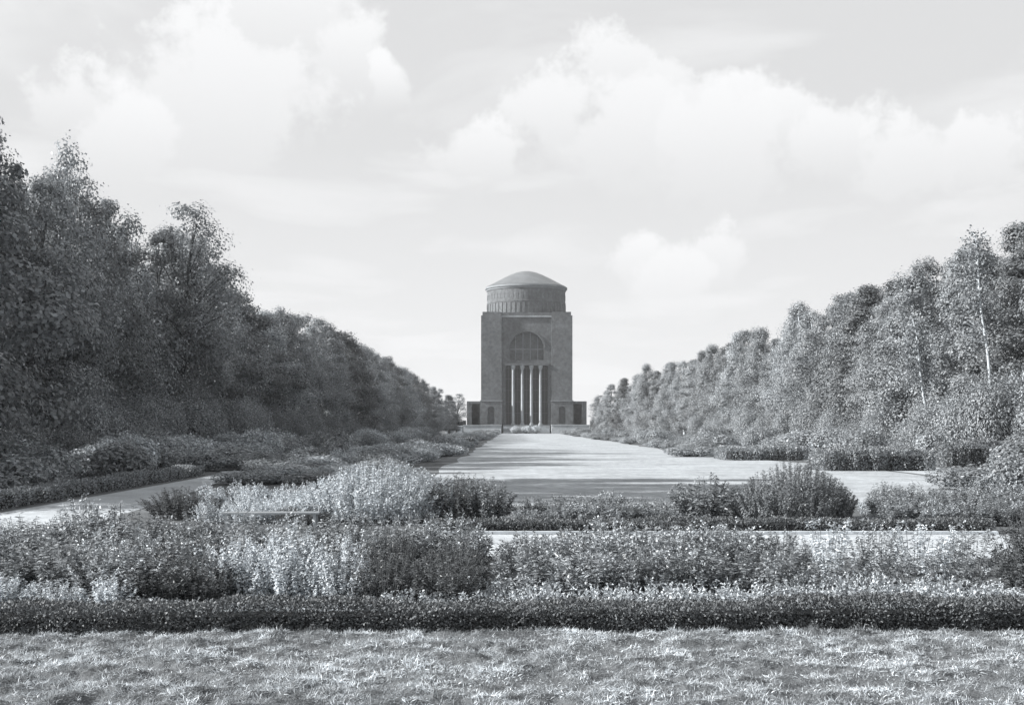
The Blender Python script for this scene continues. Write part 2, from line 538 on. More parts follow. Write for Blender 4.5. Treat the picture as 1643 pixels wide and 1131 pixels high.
# terrace in front of the tower
def wall_thing(label, x0, x1, y0, y1, h, mat, cope=0.25):
    w = empty('terrace_wall', ((x0 + x1) / 2, (y0 + y1) / 2, 0))
    tag(w, label, 'wall', 'low stone walls of the tower terrace')
    hx, hy = (x1 - x0) / 2, (y1 - y0) / 2
    box_obj('wall_body', (-hx, hx, -hy, hy, 0, h), mat, w)
    box_obj('coping', (-hx - .15, hx + .15, -hy - .15, hy + .15, h, h + cope), M['stone'], w)
    return w
wall_thing('low pale stone terrace wall left of the tower steps', AX - 20.0, AX - 8.2, 386.0, 388.5, 2.4, M['stone'])
wall_thing('low pale stone terrace wall right of the tower steps', AX + 7.6, AX + 19.4, 386.0, 388.5, 2.5, M['stone'])
wall_thing('long grey garden wall ending in a white post far left of tower', AX - 24.2, AX - 20.3, 387.2, 388.4, 2.2, M['stone_dark'])
p = empty('gate_post', (AX - 25.0, 387.5, 0))
tag(p, 'white stone post at the left end of the tower terrace', 'post')
box_obj('shaft', (-.6, .6, -.6, .6, 0, 2.9), M['stone'], p, .03)
box_obj('cap', (-.75, .75, -.75, .75, 2.9, 3.2), M['stone'], p, .05)
# broad steps with a cascade of three rounded basins
st = empty('terrace_steps', (AX - .3, 386, 0))
tag(st, 'broad pale stone steps rising to the middle of the tower front', 'steps')
for i in range(6):
    box_obj('step', (-7.2, 7.2, i * .8, 9.6, i * .36 + .004, (i + 1) * .36), M['stone_dark'], st)
# ------------------------------------------------------------------ plant prototypes
PROTO = bpy.data.collections.new('unused')      # prototypes live only as mesh data


class Proto:
    """mesh data of a plant: list of (part name, mesh)"""
    def __init__(self, parts, h, r):
        self.parts, self.h, self.r = parts, h, r


def place(name, proto, x, y, label, cat, group=None, h=None, r=None, rz=None, z=0.0, seed=0, mats=None, sy=None, tilt=0.0):
    e = empty(name, (x, y, z), rz if rz is not None else random.Random(seed).uniform(0, 6.28))
    sz = (h / proto.h) if h else 1.0
    sx = (r / proto.r) if r else sz
    e.scale = (sx, sy / proto.r if sy else sx, sz)
    e.rotation_euler.x = tilt
    tag(e, label, cat, group)
    for i, (pn, me) in enumerate(proto.parts):
        o = link(pn, me, e)
        if pn == 'flower_heads': o['kind'] = 'stuff'
        if mats and pn in mats:
            o.material_slots[0].link = 'OBJECT'
            o.material_slots[0].material = mats[pn]
    return e


def rand_dirs(rng, n):
    return norm(rng.normal(0, 1, (n, 3)))


def tree_proto(seed, H=15.0, R=4.0, base=1.2, nclump=150, nleaf=330, lsize=0.165, kind='broad', mat='tree', trunkmat='bark', spread=1.0):
    rng = np.random.default_rng(seed)
    t = rng.beta(1.1, 1.15, nclump) * .985
    if kind == 'birch':
        prof = (1 - t) ** .62 * (.62 + .38 * np.minimum(1, t / .3))
    elif kind == 'pointed':
        prof = (1 - t) ** .85 * (.7 + .3 * np.minimum(1, t / .2)) + .05
    else:
        prof = (1 - t ** 1.8) ** .75 * (.72 + .28 * np.minimum(1, t / .3)) + .04
    # uneven outline
    ph = rng.uniform(0, 6.28, 4)
    a = rng.uniform(0, 2 * np.pi, nclump)
    wob = 1 + .16 * np.sin(2 * a + ph[0]) + .14 * np.sin(3 * a + 9 * t + ph[1]) + .10 * np.sin(14 * t + ph[2] + a)
    rho = R * prof * wob * np.sqrt(rng.uniform(.22, 1, nclump))
    lean = rng.uniform(-.05, .05, 2) * H
    C = np.stack([rho * np.cos(a) + lean[0] * t, rho * np.sin(a) + lean[1] * t, base + (H - base) * t], 1)
    cr = rng.uniform(.55, 1.4, nclump) * R / 4.0 * spread * (1.1 - .5 * t)
    P, Nn, D = [], [], []
    for c, r in zip(C, cr):
        m = int(nleaf * (r ** 1.6) * rng.uniform(.7, 1.25)) + 12
        dd = rand_dirs(rng, m)
        dd[:, 2] = dd[:, 2] * .8 + .18
        rr = r * np.minimum(np.abs(rng.normal(.82, .24, m)), 1.6)
        sc_ = rng.uniform(.65, 1.35, 3) * np.array([1.05, 1.05, .85 if kind != 'birch' else 1.3])
        p = c + dd * rr[:, None] * sc_
        P.append(p)
        out = norm(np.stack([c[0], c[1], np.zeros(1)[0]], -1)[None] + 1e-6)
        Nn.append(norm(dd * 1.0 + out * .45 + np.array([0, 0, .5]) + rng.normal(0, .27, (m, 3))))
        dr = rng.normal(0, 1, (m, 3)); dr[:, 2] -= .6 if kind != 'birch' else 1.5
        D.append(dr)
    P = np.concatenate(P); Nn = np.concatenate(Nn); D = np.concatenate(D)
    D = D - Nn * np.sum(D * Nn, 1, keepdims=True)
    ls = lsize * rng.uniform(.65, 1.3, len(P))
    me = leaf_mesh('crown', P - norm(D) * ls[:, None] * .4, D, Nn, ls, ls * rng.uniform(.6, .85, len(P)), rng, .1, .28)
    me.materials.append(M[mat])
    # trunk and limbs
    paths, radii = [], []
    zt = np.linspace(0, .93, 12)
    wig = np.cumsum(rng.normal(0, .09, (12, 2)), 0) * H / 15
    wig[0] = 0
    tr = np.stack([lean[0] * zt + wig[:, 0], lean[1] * zt + wig[:, 1], zt * H], 1)
    r0 = .021 * H * (.62 if kind == 'birch' else .85)
    trr = r0 * (1 - zt) ** .8 + .02
    trr[0] *= 1.35
    paths.append(tr); radii.append(trr)
    idx = rng.choice(nclump, min(34, nclump), replace=False)
    for i in idx:
        c = C[i]
        zz = max(base * .7, c[2] * rng.uniform(.6, .82))
        k = np.interp(zz, tr[:, 2], tr[:, 0]), np.interp(zz, tr[:, 2], tr[:, 1])
        s = np.array([k[0], k[1], zz])
        u = np.linspace(0, 1, 5)[:, None]
        mid = np.array([0, 0, .12 * np.linalg.norm(c - s)])
        p = s + (c - s) * u + mid * np.sin(u * np.pi)
        rr = np.interp(zz, tr[:, 2], trr) * .45
        paths.append(p); radii.append(np.linspace(rr, .012, 5))
    tm = tubes('trunk', paths, radii, 6)
    tm.materials.append(M[trunkmat])
    return Proto([('trunk', tm), ('crown', me)], H, R)


def shrub_proto(seed, H=2.0, R=1.6, n=4400, lsize=0.15, mat='shrub', lump=9):
    """a mound of small leaves carried on many woody stems"""
    rng = np.random.default_rng(seed)
    k = lump
    a = rng.uniform(0, 6.28, k); rr = R * .62 * np.sqrt(rng.uniform(0.02, 1, k))
    hz = H * (1 - .45 * (rr / R) ** 2) * rng.uniform(.75, 1.0, k)
    C = np.stack([rr * np.cos(a), rr * np.sin(a), hz * .5], 1)
    rad_xy = R * rng.uniform(.38, .6, k); rad_z = hz * .52
    which = rng.integers(0, k, n)
    dd = rand_dirs(rng, n); dd[:, 2] = dd[:, 2] * .85 + .12
    s = np.where(rng.uniform(0, 1, n) < .1, rng.uniform(.95, 1.22, n), rng.uniform(.5, 1.0, n) ** .4)
    P = C[which] + dd * s[:, None] * np.stack([rad_xy[which], rad_xy[which], rad_z[which]], 1)
    ok = P[:, 2] > .02
    P, dd = P[ok], dd[ok]
    Nn = norm(dd + np.array([0, 0, .4]) + rng.normal(0, .5, P.shape))
    D = rng.normal(0, 1, P.shape) + dd * .6
    D = D - Nn * np.sum(D * Nn, 1, keepdims=True)
    ls = lsize * rng.uniform(.6, 1.3, len(P))
    me = leaf_mesh('foliage', P, D, Nn, ls, ls * .6, rng, .12, .3); me.materials.append(M[mat])
    paths, radii = [], []
    for i in range(k * 2):
        c = C[i % k] + rng.normal(0, .15 * R, 3) * np.array([1, 1, .3])
        b = np.array([c[0] * .25, c[1] * .25, -.02])
        u = np.linspace(0, 1, 4)[:, None]
        paths.append(b + (c - b) * u + np.array([0, 0, .1 * H]) * np.sin(u * np.pi)); radii.append(np.linspace(.03 * R, .008, 4))
    sm = tubes('stems', paths, radii, 4); sm.materials.append(M['bark'])
    return Proto([('stems', sm), ('foliage', me)], H, R)


def clump_proto(seed, H=1.1, R=.6, stems=70, per=26, llen=.095, lw=.026, mat='mid', droop=.5, fan=.75, upright=.0, spread=.7, plume=0, dome=.38, hv=.18):
    """herbaceous perennial: many leafy stems fanning from one crown"""
    rng = np.random.default_rng(seed)
    a = rng.uniform(0, 6.28, stems); q = np.sqrt(rng.uniform(0, 1, stems))
    base = np.stack([q * R * spread * np.cos(a), q * R * spread * np.sin(a), np.zeros(stems)], 1)
    a2 = a + rng.normal(0, .3, stems)
    out = np.stack([np.cos(a2), np.sin(a2), np.zeros(stems)], 1)
    reach = (R * (1 - spread)) * q * fan / .75 + np.abs(rng.normal(0, .05, stems))
    hh = H * (1 - dome * q ** 2.2) * rng.uniform(1.02 - hv, 1.03, stems)
    def pos(i, t):
        b, o, re, h = base[i], out[i], reach[i], hh[i]
        return b + o * (re * t ** 1.6)[:, None] + np.array([0, 0, 1.0]) * (h * (t - .10 * q[i] * t ** 3))[:, None]
    paths, radii = [], []
    tt = np.linspace(0, 1, 5)
    for i in range(stems):
        paths.append(pos(np.full(5, i), tt)); radii.append(np.linspace(.0055, .0022, 5))
    sm = tubes('stems', paths, radii, 3); sm.materials.append(M['stem'])
    n = stems * per
    i = np.repeat(np.arange(stems), per)
    t = np.clip(rng.uniform(.12, 1.0, n) ** .85, 0, 1)
    P = pos(i, t)
    ang = rng.uniform(0, 6.28, n)
    el = rng.normal(.45 - 1.3 * droop * (1 - t * .6) + upright, .35, n)
    D = np.stack([np.cos(ang) * np.cos(el), np.sin(ang) * np.cos(el), np.sin(el)], 1) + out[i] * .35
    Nn = np.array([0, 0, 1.0]) + rng.normal(0, .35, (n, 3)) + out[i] * .3
    ls = llen * rng.uniform(.65, 1.25, n) * (1.1 - .55 * t)
    me = leaf_mesh('foliage', P, D, Nn, ls, ls * lw / llen * rng.uniform(.8, 1.25, n), rng, .16, .2)
    me.materials.append(M[mat])
    parts = [('stems', sm), ('foliage', me)]
    if plume:
        top = rng.choice(stems, int(stems * .8), replace=False)
        i = np.repeat(top, plume)
        t = rng.uniform(.86, 1.05, len(i))
        P = pos(i, t) + rng.normal(0, .012, (len(i), 3))
        D = rand_dirs(rng, len(i)) + np.array([0, 0, .4]); Nn = rand_dirs(rng, len(i))
        ls = rng.uniform(.018, .034, len(i))
        fm = leaf_mesh('flower_heads', P, D, Nn, ls, ls * .8, rng, .1, .2); fm.materials.append(M['pale'])
        parts.append(('flower_heads', fm))  # many tiny florets
    return Proto(parts, H, R)


def ordinal(n):
    """0 -> first, 1 -> second ..."""
    small = ['first', 'second', 'third', 'fourth', 'fifth', 'sixth', 'seventh', 'eighth', 'ninth', 'tenth', 'eleventh', 'twelfth',
             'thirteenth', 'fourteenth', 'fifteenth', 'sixteenth', 'seventeenth', 'eighteenth', 'nineteenth']
    tens = {20: 'twent', 30: 'thirt', 40: 'fort', 50: 'fift', 60: 'sixt'}
    n += 1
    if n < 20: return small[n - 1]
    t = tens[n // 10 * 10]
    return t + 'ieth' if n % 10 == 0 else t + 'y-' + small[n % 10 - 1]


# ------------------------------------------------------------------ trees
TB = [tree_proto(11, kind='broad', mat='tree'), tree_proto(12, R=4.4, kind='broad', mat='tree_d'),
      tree_proto(13, R=3.6, kind='broad', mat='tree', nclump=140), tree_proto(14, R=3.5, kind='pointed', mat='tree_d', nclump=140)]
TS = [tree_proto(21, R=4.2, base=4.5, nclump=90, nleaf=150, kind='broad', mat='tree_d'),
      tree_proto(22, R=3.6, base=4.0, nclump=80, nleaf=130, kind='birch', mat='birchleaf', trunkmat='birch')]
TR = [tree_proto(31, R=3.3, kind='birch', mat='birchleaf', trunkmat='birch', nclump=140, lsize=.15),
      tree_proto(32, R=3.7, kind='birch', mat='birchleaf', nclump=140, lsize=.16),
      tree_proto(33, R=3.3, kind='pointed', mat='tree', nclump=140), tree_proto(34, R=3.9, kind='broad', mat='birchleaf', nclump=140)]

LEFT_SIL = ([-400, 0, 20, 60, 110, 150, 190, 260, 310, 340, 375, 430, 480, 520, 560, 600, 640, 690, 715, 750],
            [150, 190, 215, 250, 238, 275, 335, 345, 375, 425, 478, 492, 507, 520, 542, 562, 586, 614, 630, 650])
RIGHT_SIL = ([940, 965, 1000, 1060, 1100, 1160, 1240, 1310, 1370, 1420, 1480, 1530, 1580, 1600, 1643, 1900],
             [650, 630, 610, 588, 576, 556, 528, 484, 462, 465, 425, 388, 392, 396, 370, 250])


def tree_side(side):
    rnd = random.Random(5 if side < 0 else 9)
    sil = LEFT_SIL if side < 0 else RIGHT_SIL
    Y = 41.0 if side < 0 else 78.0
    k = seen = back = 0
    while Y < 383:
        x0 = -28.5 if side < 0 else 38.0
        if Y > 240:
            u = (Y - 240) / 140
            x0 += (u ** 1.3) * (10.5 if side < 0 else -11.5)
        x = x0 + rnd.uniform(-1.3, 1.3)
        px = 821.5 + x / Y * F
        yt = np.interp(px, *sil)
        h = gz(yt, Y) * rnd.uniform(.9, .99) * (1.0 if Y < 105 else 1.05 if side < 0 else 1.07)
        h = min(h, 20.5)
        if side < 0: pr = rnd.choice(TB + TS[:1] if Y < 105 else TB[:3] + TR[:2] + TR[3:])
        else: pr = rnd.choice(TR + TR[:3] + TB[2:3])
        r = rnd.uniform(3.9, 5.2) * (h / 16) ** .6 * (1.15 if side < 0 and 120 < Y < 310 else .98 if Y < 310 else .9)
        if side > 0: h *= rnd.uniform(.93, 1.07)
        if side < 0:
            if px < -40:
                lab, grp = 'tall dark tree beyond the left edge, shading the lawn', 'trees beyond the left edge'
            else:
                lab, grp = f'{ordinal(seen)} dark shaded tree from the left edge along the left row', 'dark trees of the left row'; seen += 1
        else:
            if px > 1680:
                lab, grp = 'sunlit tree beyond the right edge of the view', 'trees beyond the right edge'
            else:
                lab, grp = f'{ordinal(seen)} sunlit leafy tree from the right edge along the right row', 'sunlit trees of the right row'; seen += 1
        place('tree', pr, x, Y, lab, 'tree', grp, h=h, r=r, seed=k * 7 + side)
        # second rank behind, filling the wood
        if Y < 190 and px > -60 and px < 1750 and k % 2 == 0:
            xb = x + side * rnd.uniform(5, 8)
            pxb = 821.5 + xb / (Y + 2) * F
            hb = min(gz(np.interp(pxb, *sil), Y) * rnd.uniform(.9, 1.0), 18.5)
            place('tree', rnd.choice(TB if side < 0 else TR), xb, Y + 2.2, f'{ordinal(back)} dark tree from the near end behind the left front row' if side < 0 else
                  f'{ordinal(back)} leafy tree from the near end behind the right front row', 'tree', 'second rank of trees, left' if side < 0 else 'second rank of trees, right',
                  h=hb, r=4.3, seed=k * 13 + 3)
            back += 1
        Y += 4.6 + max(0, (Y - 60)) * .018 + rnd.uniform(-.5, .7)
        k += 1


tree_side(-1)
tree_side(1)
for i, (x, y, h) in enumerate([(-21.5, 35.5, 17), (-22, 39.5, 18.5), (-21, 43.5, 17.5), (-22.5, 47.5, 19)]):
    place('tree', TB[i % 4], x, y, 'tall dark tree beyond the left edge, shading the lawn', 'tree', 'trees beyond the left edge', h=h, r=4.6, seed=900 + i)
# the open crowns that let the sky through on the left, and the birches whose trunks show on the right
def at_px(px, Y): return gx(px, Y), Y
for (px, yt, Y, pi, r, lab) in [(285, 332, 97, 0, 5.2, 'tree with thin open crown letting the sky through, left row'),
                                (130, 222, 78, 1, 3.6, 'pale feathery birch top rising above the dark left row'),
                                (210, 335, 90, 1, 4.4, 'pale loose-crowned tree filling the dip of the left row'),
                                (732, 632, 378, 0, 4.0, 'small loose tree beside the left pavilion of the tower'),
                                (966, 634, 372, 0, 4.0, 'small loose tree beside the right pavilion of the tower'),
                                (4, 212, 68, 0, 3.4, 'tall thin-topped tree cut by the left edge of the view')]:
    x, y = at_px(px, Y)
    place('open_crowned_tree', TS[pi], x, y, lab, 'tree', 'open-crowned trees', h=gz(yt, Y), r=r, seed=int(px))


def birch(px0, px1, ybot, ytop_, Y, h, label, seed):
    """slender pale trunk leaning as in the photograph, light crown above"""
    rng = np.random.default_rng(seed)
    xb, xt = gx(px1, Y), gx(px0, Y)
    zb, zt = gz(ybot, Y), gz(ytop_, Y)
    e = empty('birch_tree', (xb + (xb - xt) * .25, Y, 0))
    tag(e, label, 'tree', 'pale-trunked birches on the right')
    slope = (xt - xb) / (zt - zb)
    z = np.linspace(0, h * .97, 16)
    x = slope * (z - zb) - (xb - xt) * .25 + .13 * np.sin(z * .8 + seed) * (z / h)
    y = .12 * np.sin(z * .6)
    path = np.stack([x - x[0], y, z], 1)
    rr = .10 * (1 - z / h) ** .7 + .03
    paths, radii = [path], [rr]
    P, D, Nn = [], [], []
    for i in range(30):
        zz = rng.uniform(.5, .98) * h
        b = np.array([np.interp(zz, z, path[:, 0]), np.interp(zz, z, path[:, 1]), zz])
        a = rng.uniform(0, 6.28); L_ = rng.uniform(.8, 2.4) * (1.25 - zz / h)
        c = b + np.array([math.cos(a) * L_, abs(math.sin(a)) * L_ * .9, L_ * .45])
        u = np.linspace(0, 1, 5)[:, None]
        paths.append(b + (c - b) * u); radii.append(np.linspace(.04, .01, 5))
        m = 90
        tt = rng.uniform(.35, 1.1, (m, 1))
        p = b + (c - b) * tt + rng.normal(0, .36, (m, 3)) - np.array([0, 0, .25])
        P.append(p); D.append(rng.normal(0, 1, (m, 3)) - np.array([0, 0, 1.2])); Nn.append(rng.normal(0, 1, (m, 3)) + np.array([0, 0, .4]))
    P, D, Nn = map(np.concatenate, (P, D, Nn))
    ls = .2 * rng.uniform(.7, 1.2, len(P))
    tm = tubes('trunk', paths, radii, 7); link('trunk', tm, e, M['birch'])
    cm = leaf_mesh('crown', P, D, Nn, ls, ls * .7, rng, .1, .25); link('crown', cm, e, M['birchleaf'])


birch(1583, 1597, 590, 455, 84.0, 15.6, 'tall birch with long pale leaning trunk, near right edge', 3)
birch(1487, 1497, 645, 585, 92.0, 10.5, 'shorter birch with pale bent trunk in the sunlit right row', 7)

# ------------------------------------------------------------------ shrubs along the trees and borders
SH = [shrub_proto(41), shrub_proto(42, lump=12), shrub_proto(43, R=1.8, lump=8), shrub_proto(44, R=1.4, lump=7)]
SH_BIG = [shrub_proto(45, H=4.0, R=2.6, n=11000, lsize=.135, lump=14), shrub_proto(46, H=4.0, R=2.3, n=10500, lsize=.135, lump=11)]


def run_shrubs(name, n, fy, fx, fh, fr, label, group, seed, mats=None, protos=SH):
    rnd = random.Random(seed)
    for i, Y in enumerate(sorted(fy(rnd, q) for q in range(n))):
        place(name, rnd.choice(protos), fx(rnd, Y), Y, f'{ordinal(i)} {label}', 'shrub', group, h=fh(rnd, Y), r=fr(rnd, Y), seed=seed * 100 + i, mats=mats)


DK = {'foliage': M['border']}
# undergrowth in front of the trunks
run_shrubs('undergrowth_shrub', 34, lambda r, i: 47 + i * 4.4, lambda r, Y: -24.2 + r.uniform(-1.2, .9), lambda r, Y: r.uniform(2.4, 5.2),
           lambda r, Y: r.uniform(1.9, 2.8), 'dark tall shrub from the near end, below the left tree row', 'undergrowth of the left row', 51, None, SH_BIG)
run_shrubs('undergrowth_shrub', 36, lambda r, i: 76 + i * 4.2, lambda r, Y: 33.6 + r.uniform(-.9, 1.2), lambda r, Y: r.uniform(2.6, 6.0),
           lambda r, Y: r.uniform(1.9, 2.8), 'sunlit tall shrub from the near end, below the right tree row', 'undergrowth of the right row', 52, None, SH_BIG)
# left border, between trees and side path
run_shrubs('border_shrub', 46, lambda r, i: 33 + i * 1.25 + r.uniform(-1, 1), lambda r, Y: r.uniform(-23, -15.6),
           lambda r, Y: r.uniform(.9, 1.9) if Y < 50 else r.uniform(1.2, 2.2), lambda r, Y: r.uniform(1.2, 2.0),
           'nearest dark rounded shrub in the border left of the side path', 'shrubs of the left border', 53, DK)
run_shrubs('border_shrub', 34, lambda r, i: 92 + i * 5.5, lambda r, Y: r.uniform(-21, -14.5), lambda r, Y: r.uniform(1.2, 2.3),
           lambda r, Y: r.uniform(1.6, 2.4), 'nearest of the dark distant shrubs in the left border', 'far shrubs of the left border', 54, DK)
# strip between side path and lawn
run_shrubs('strip_shrub', 54, lambda r, i: 42 + i * .95, lambda r, Y: r.uniform(-12.2 if Y > 55 else -9.3 - (Y - 42) * .15, -4.6), lambda r, Y: r.uniform(.5, .85) if Y < 60 else r.uniform(.7, 1.25),
           lambda r, Y: r.uniform(1.1, 1.8), 'nearest low grey-leaved mound between side path and lawn', 'mounds between side path and lawn', 55, DK)
run_shrubs('strip_shrub', 44, lambda r, i: 90 + i * 6.4, lambda r, Y: r.uniform(-8.4, -4.6), lambda r, Y: r.uniform(.9, 1.6),
           lambda r, Y: r.uniform(1.3, 2.2), 'nearest dark shrub along the far left edge of the lawn', 'shrubs along the left lawn edge', 56, DK)
place('upright_bush', SH[3], gx(537, 66), 66, 'small upright rounded bush standing up from the left mounds', 'shrub', h=1.75, r=.85, seed=2)
# right rim of the lawn
run_shrubs('lawn_edge_bush', 48, lambda r, i: 86 + i * 5.7, lambda r, Y: AX + 9.9 + r.uniform(0, 2.0), lambda r, Y: r.uniform(.6, 1.25),
           lambda r, Y: r.uniform(1.2, 2.1), 'nearest small bush in the row along the right lawn edge', 'bushes along the right lawn edge', 57)
run_shrubs('border_shrub', 40, lambda r, i: 56 + i * 3.0 + r.uniform(-1, 1), lambda r, Y: r.uniform(23.4, 31.5), lambda r, Y: r.uniform(1.3, 2.6),
           lambda r, Y: r.uniform(1.5, 2.4), 'nearest rounded shrub in the sunlit border on the right', 'shrubs of the right border', 58)
run_shrubs('border_shrub', 34, lambda r, i: 110 + i * 7.0, lambda r, Y: r.uniform(17, 29), lambda r, Y: r.uniform(1.2, 2.4),
           lambda r, Y: r.uniform(1.8, 2.8), 'nearest of the distant shrubs in the right border', 'far shrubs of the right border', 59)
for (px, py, Y, h, r, lab) in [(1570, 740, 43, 1.05, 1.7, 'broad round bush at the right edge above the flower beds'),
                               (1635, 730, 40, 1.5, 1.2, 'dark leafy bush cut by the right edge above the beds'),
                               (1110, 720, 90, 1.0, 2.2, 'low bush where the lawn edge meets the clipped hedge')]:
    place('round_bush', SH[1], gx(px, Y), Y, lab, 'shrub', h=h, r=r, seed=int(px))


wh = {0: 'leftmost', 1: 'middle', 2: 'rightmost'}
for k in range(3):
    place('pale_bush', SH[k], AX - 3.6 + k * 3.1, 384.0, f'{wh[k]} of three pale rounded bushes below the tower columns', 'shrub', 'pale bushes below the tower',
          h=2.7, r=1.8, seed=k, mats={'foliage': M['cover']})
for i, (px, Y, h, r) in enumerate([(1598, 79.5, 6.2, 2.6), (1630, 80, 6.6, 2.6), (1560, 81, 5.4, 2.4), (1500, 87.5, 4.3, 2.4), (1475, 88, 4.0, 2.2)]):
    place('undergrowth_shrub', SH_BIG[i % 2], gx(px, Y), Y, f'{ordinal(i)} tall shrub from the right hiding the birch trunk feet', 'shrub', 'shrubs at the birches', h=h, r=r, seed=i)
for i, (x, y, h, r) in enumerate([(-13.4, 62.5, .9, 1.5), (-15.6, 61, 1.2, 1.7), (-12.0, 59.5, .7, 1.2), (-14.8, 66, 1.3, 1.8)]):
    place('strip_shrub', SH[i % 4], x, y, f'{ordinal(i)} shrub closing the far end of the left side path', 'shrub', 'shrubs at the end of the side path', h=h, r=r, seed=i)


# ------------------------------------------------------------------ hedges
def hedge(name, label, x0, x1, y0, y1, h, rz, dens, lsize, seed, mat='hedge', group=None, wob=.03, loc=(0, 0), cat='hedge', rnd=.03):
    rng = np.random.default_rng(seed)
    e = empty(name, (loc[0], loc[1], 0), rz)
    tag(e, label, cat, group)
    L_, Wd = x1 - x0, y1 - y0
    def bulge(x, q):
        return wob * (1.3 * np.sin(x * .9 + 2 * q) + np.sin(x * 2.1 + seed + q) + .7 * np.sin(x * 5.3 + 2 * q) + .5 * np.sin(x * 11.7 + q * 3))
    P, Nn = [], []
    def face(area, f, nrm, k=1.0):
        m = int(area * dens * k)
        if m < 1: return
        u, v = rng.uniform(0, 1, m), rng.uniform(0, 1, m)
        p = f(u, v); dep = rng.exponential(.022, m) - .018
        n_ = np.tile(np.array(nrm, float), (m, 1))
        P.append(p - n_ * dep[:, None]); Nn.append(n_)
    face(L_ * h, lambda u, v: np.stack([x0 + u * L_, y0 - bulge(x0 + u * L_, 0) - .025 * np.sin(np.pi * v) + rnd * v ** 5, .015 + v * h], 1), (0, -1, 0), 1.2)
    face(L_ * h, lambda u, v: np.stack([x0 + u * L_, y1 + bulge(x0 + u * L_, 1), .015 + v * h], 1), (0, 1, 0), .6)
    face(L_ * Wd, lambda u, v: np.stack([x0 + u * L_, y0 + v * Wd, h + bulge(x0 + u * L_, 2) * .75 + rng.normal(0, .012, len(u)) - rnd * np.abs(2 * v - 1) ** 5 - rnd * np.abs(2 * u - 1) ** 40], 1), (0, 0, 1))
    face(Wd * h, lambda u, v: np.stack([x0 + rnd * v ** 5, y0 + u * Wd, .015 + v * h], 1), (-1, 0, 0))
    face(Wd * h, lambda u, v: np.stack([x1 - rnd * v ** 5, y0 + u * Wd, .015 + v * h], 1), (1, 0, 0))
    m = int(L_ * dens * .03)                                   # stray shoots above the trimmed line
    sx_ = x0 + rng.uniform(0, L_, m)
    P.append(np.stack([sx_, y0 + rng.uniform(.05, .95, m) * Wd, h + bulge(sx_, 2) * .6 + rng.exponential(.03, m)], 1)); Nn.append(np.tile(np.array([0, 0, 1.0]), (m, 1)))
    P = np.concatenate(P); Nn = np.concatenate(Nn)
    D = rng.normal(0, .7, P.shape) + Nn * .5 + np.array([0, 0, .35])
    U = norm(Nn * .6 + np.array([0, 0, .5]) + rng.normal(0, .55, P.shape))
    ls = lsize * rng.uniform(.6, 1.3, len(P))
    fm = leaf_mesh('foliage', P, D, U, ls, ls * .62, rng, .14, .32)
    link('foliage', fm, e, M[mat])
    c = .035 + wob + rnd
    box_obj('inner_twigs', (x0 + c, x1 - c, y0 + c, y1 - c, 0, h - c * .8), M['twig'], e)
    return e


hedge('clipped_hedge', 'long low clipped hedge across the foreground, edging the rough grass', -9, 9.5, 0, .62, .265, rad(1.9), 3600, .034, 61, loc=(0, 13.15), rnd=.05)
hedge('clipped_hedge', 'thin low clipped hedge behind the pale kerb of the cross path', -1.7, 9.9, 0, .6, .25, rad(.2), 1500, .045, 62, loc=(0, 25.35), wob=.02)
hedge('edging_hedge', 'low pale-topped edging hedge along the left side path', 31, 56, 0, .7, .42, rad(91.2), 420, .075, 63, loc=(-12.75, -.2), wob=.04, mat='border')
for i, (px0, px1, Y, h, dep, lab) in enumerate([
        (1165, 1300, 80, .85, 4.5, 'nearer-to-lawn clipped hedge block with flat top, right of the lawn'),
        (1322, 1500, 61, 1.0, 3.2, 'long flat clipped hedge block casting dark shade, right of the lawn'),
        (1520, 1660, 66, 1.3, 2.2, 'clipped hedge block cut by the right edge of the view')]):
    hedge('hedge_block', lab, gx(px0, Y), gx(px1, Y), 0, dep, h, 0, 300, .11, 70 + i, 'shrub', 'clipped hedge blocks on the right', .11, (0, Y), rnd=.25)
hedge('edging_hedge', 'pale-topped hedge beside the far left corner of the lawn', gx(715, 130), gx(758, 130), 0, 5, 1.0, 0, 130, .16, 75, 'shrub', None, .06, (0, 130))
hedge('terrace_hedge', 'dark clipped hedge right of the tower terrace', AX + 20.0, AX + 30, 0, 2.5, 3.9, 0, 60, .3, 76, 'tree_d', None, .1, (0, 388))
hedge('terrace_hedge', 'dark hedge above the garden wall left of the tower', AX - 24.3, AX - 19.5, 0, 2.0, 3.9, 0, 60, .3, 77, 'tree_d', None, .1, (0, 389.2))

# ------------------------------------------------------------------ kerb and bench
box_obj('path_kerb', (-1.6, 9.9, 25.12, 25.24, 0.0, .07), M['stone'], None, .008)
tag(bpy.data.objects['path_kerb'], 'thin pale stone kerb along the far side of the cross path', 'kerb')
b = empty('garden_bench', (gx(436, 25.6), 25.6, 0), rad(2))
tag(b, 'low pale garden bench half hidden by the left flower beds', 'bench')
for k in range(3):
    box_obj('seat_slat', (-1.0, 1.0, -.2 + k * .135, -.08 + k * .135, .395, .43), M['wood'], b, .006)
for sx in (-.9, .9):
    for yy in (-.16, .15):
        box_obj('leg', (sx - .03, sx + .03, yy - .03, yy + .03, 0, .394), M['wood'], b)
arm = tubes('armrest', [np.array([[.62, .16, .55], [.8, .16, .555], [.93, .15, .55], [.97, .1, .52], [.97, .02, .45], [.96, 0, .41]])], [np.full(6, .014)], 6)
link('armrest', arm, b, M['wood'])

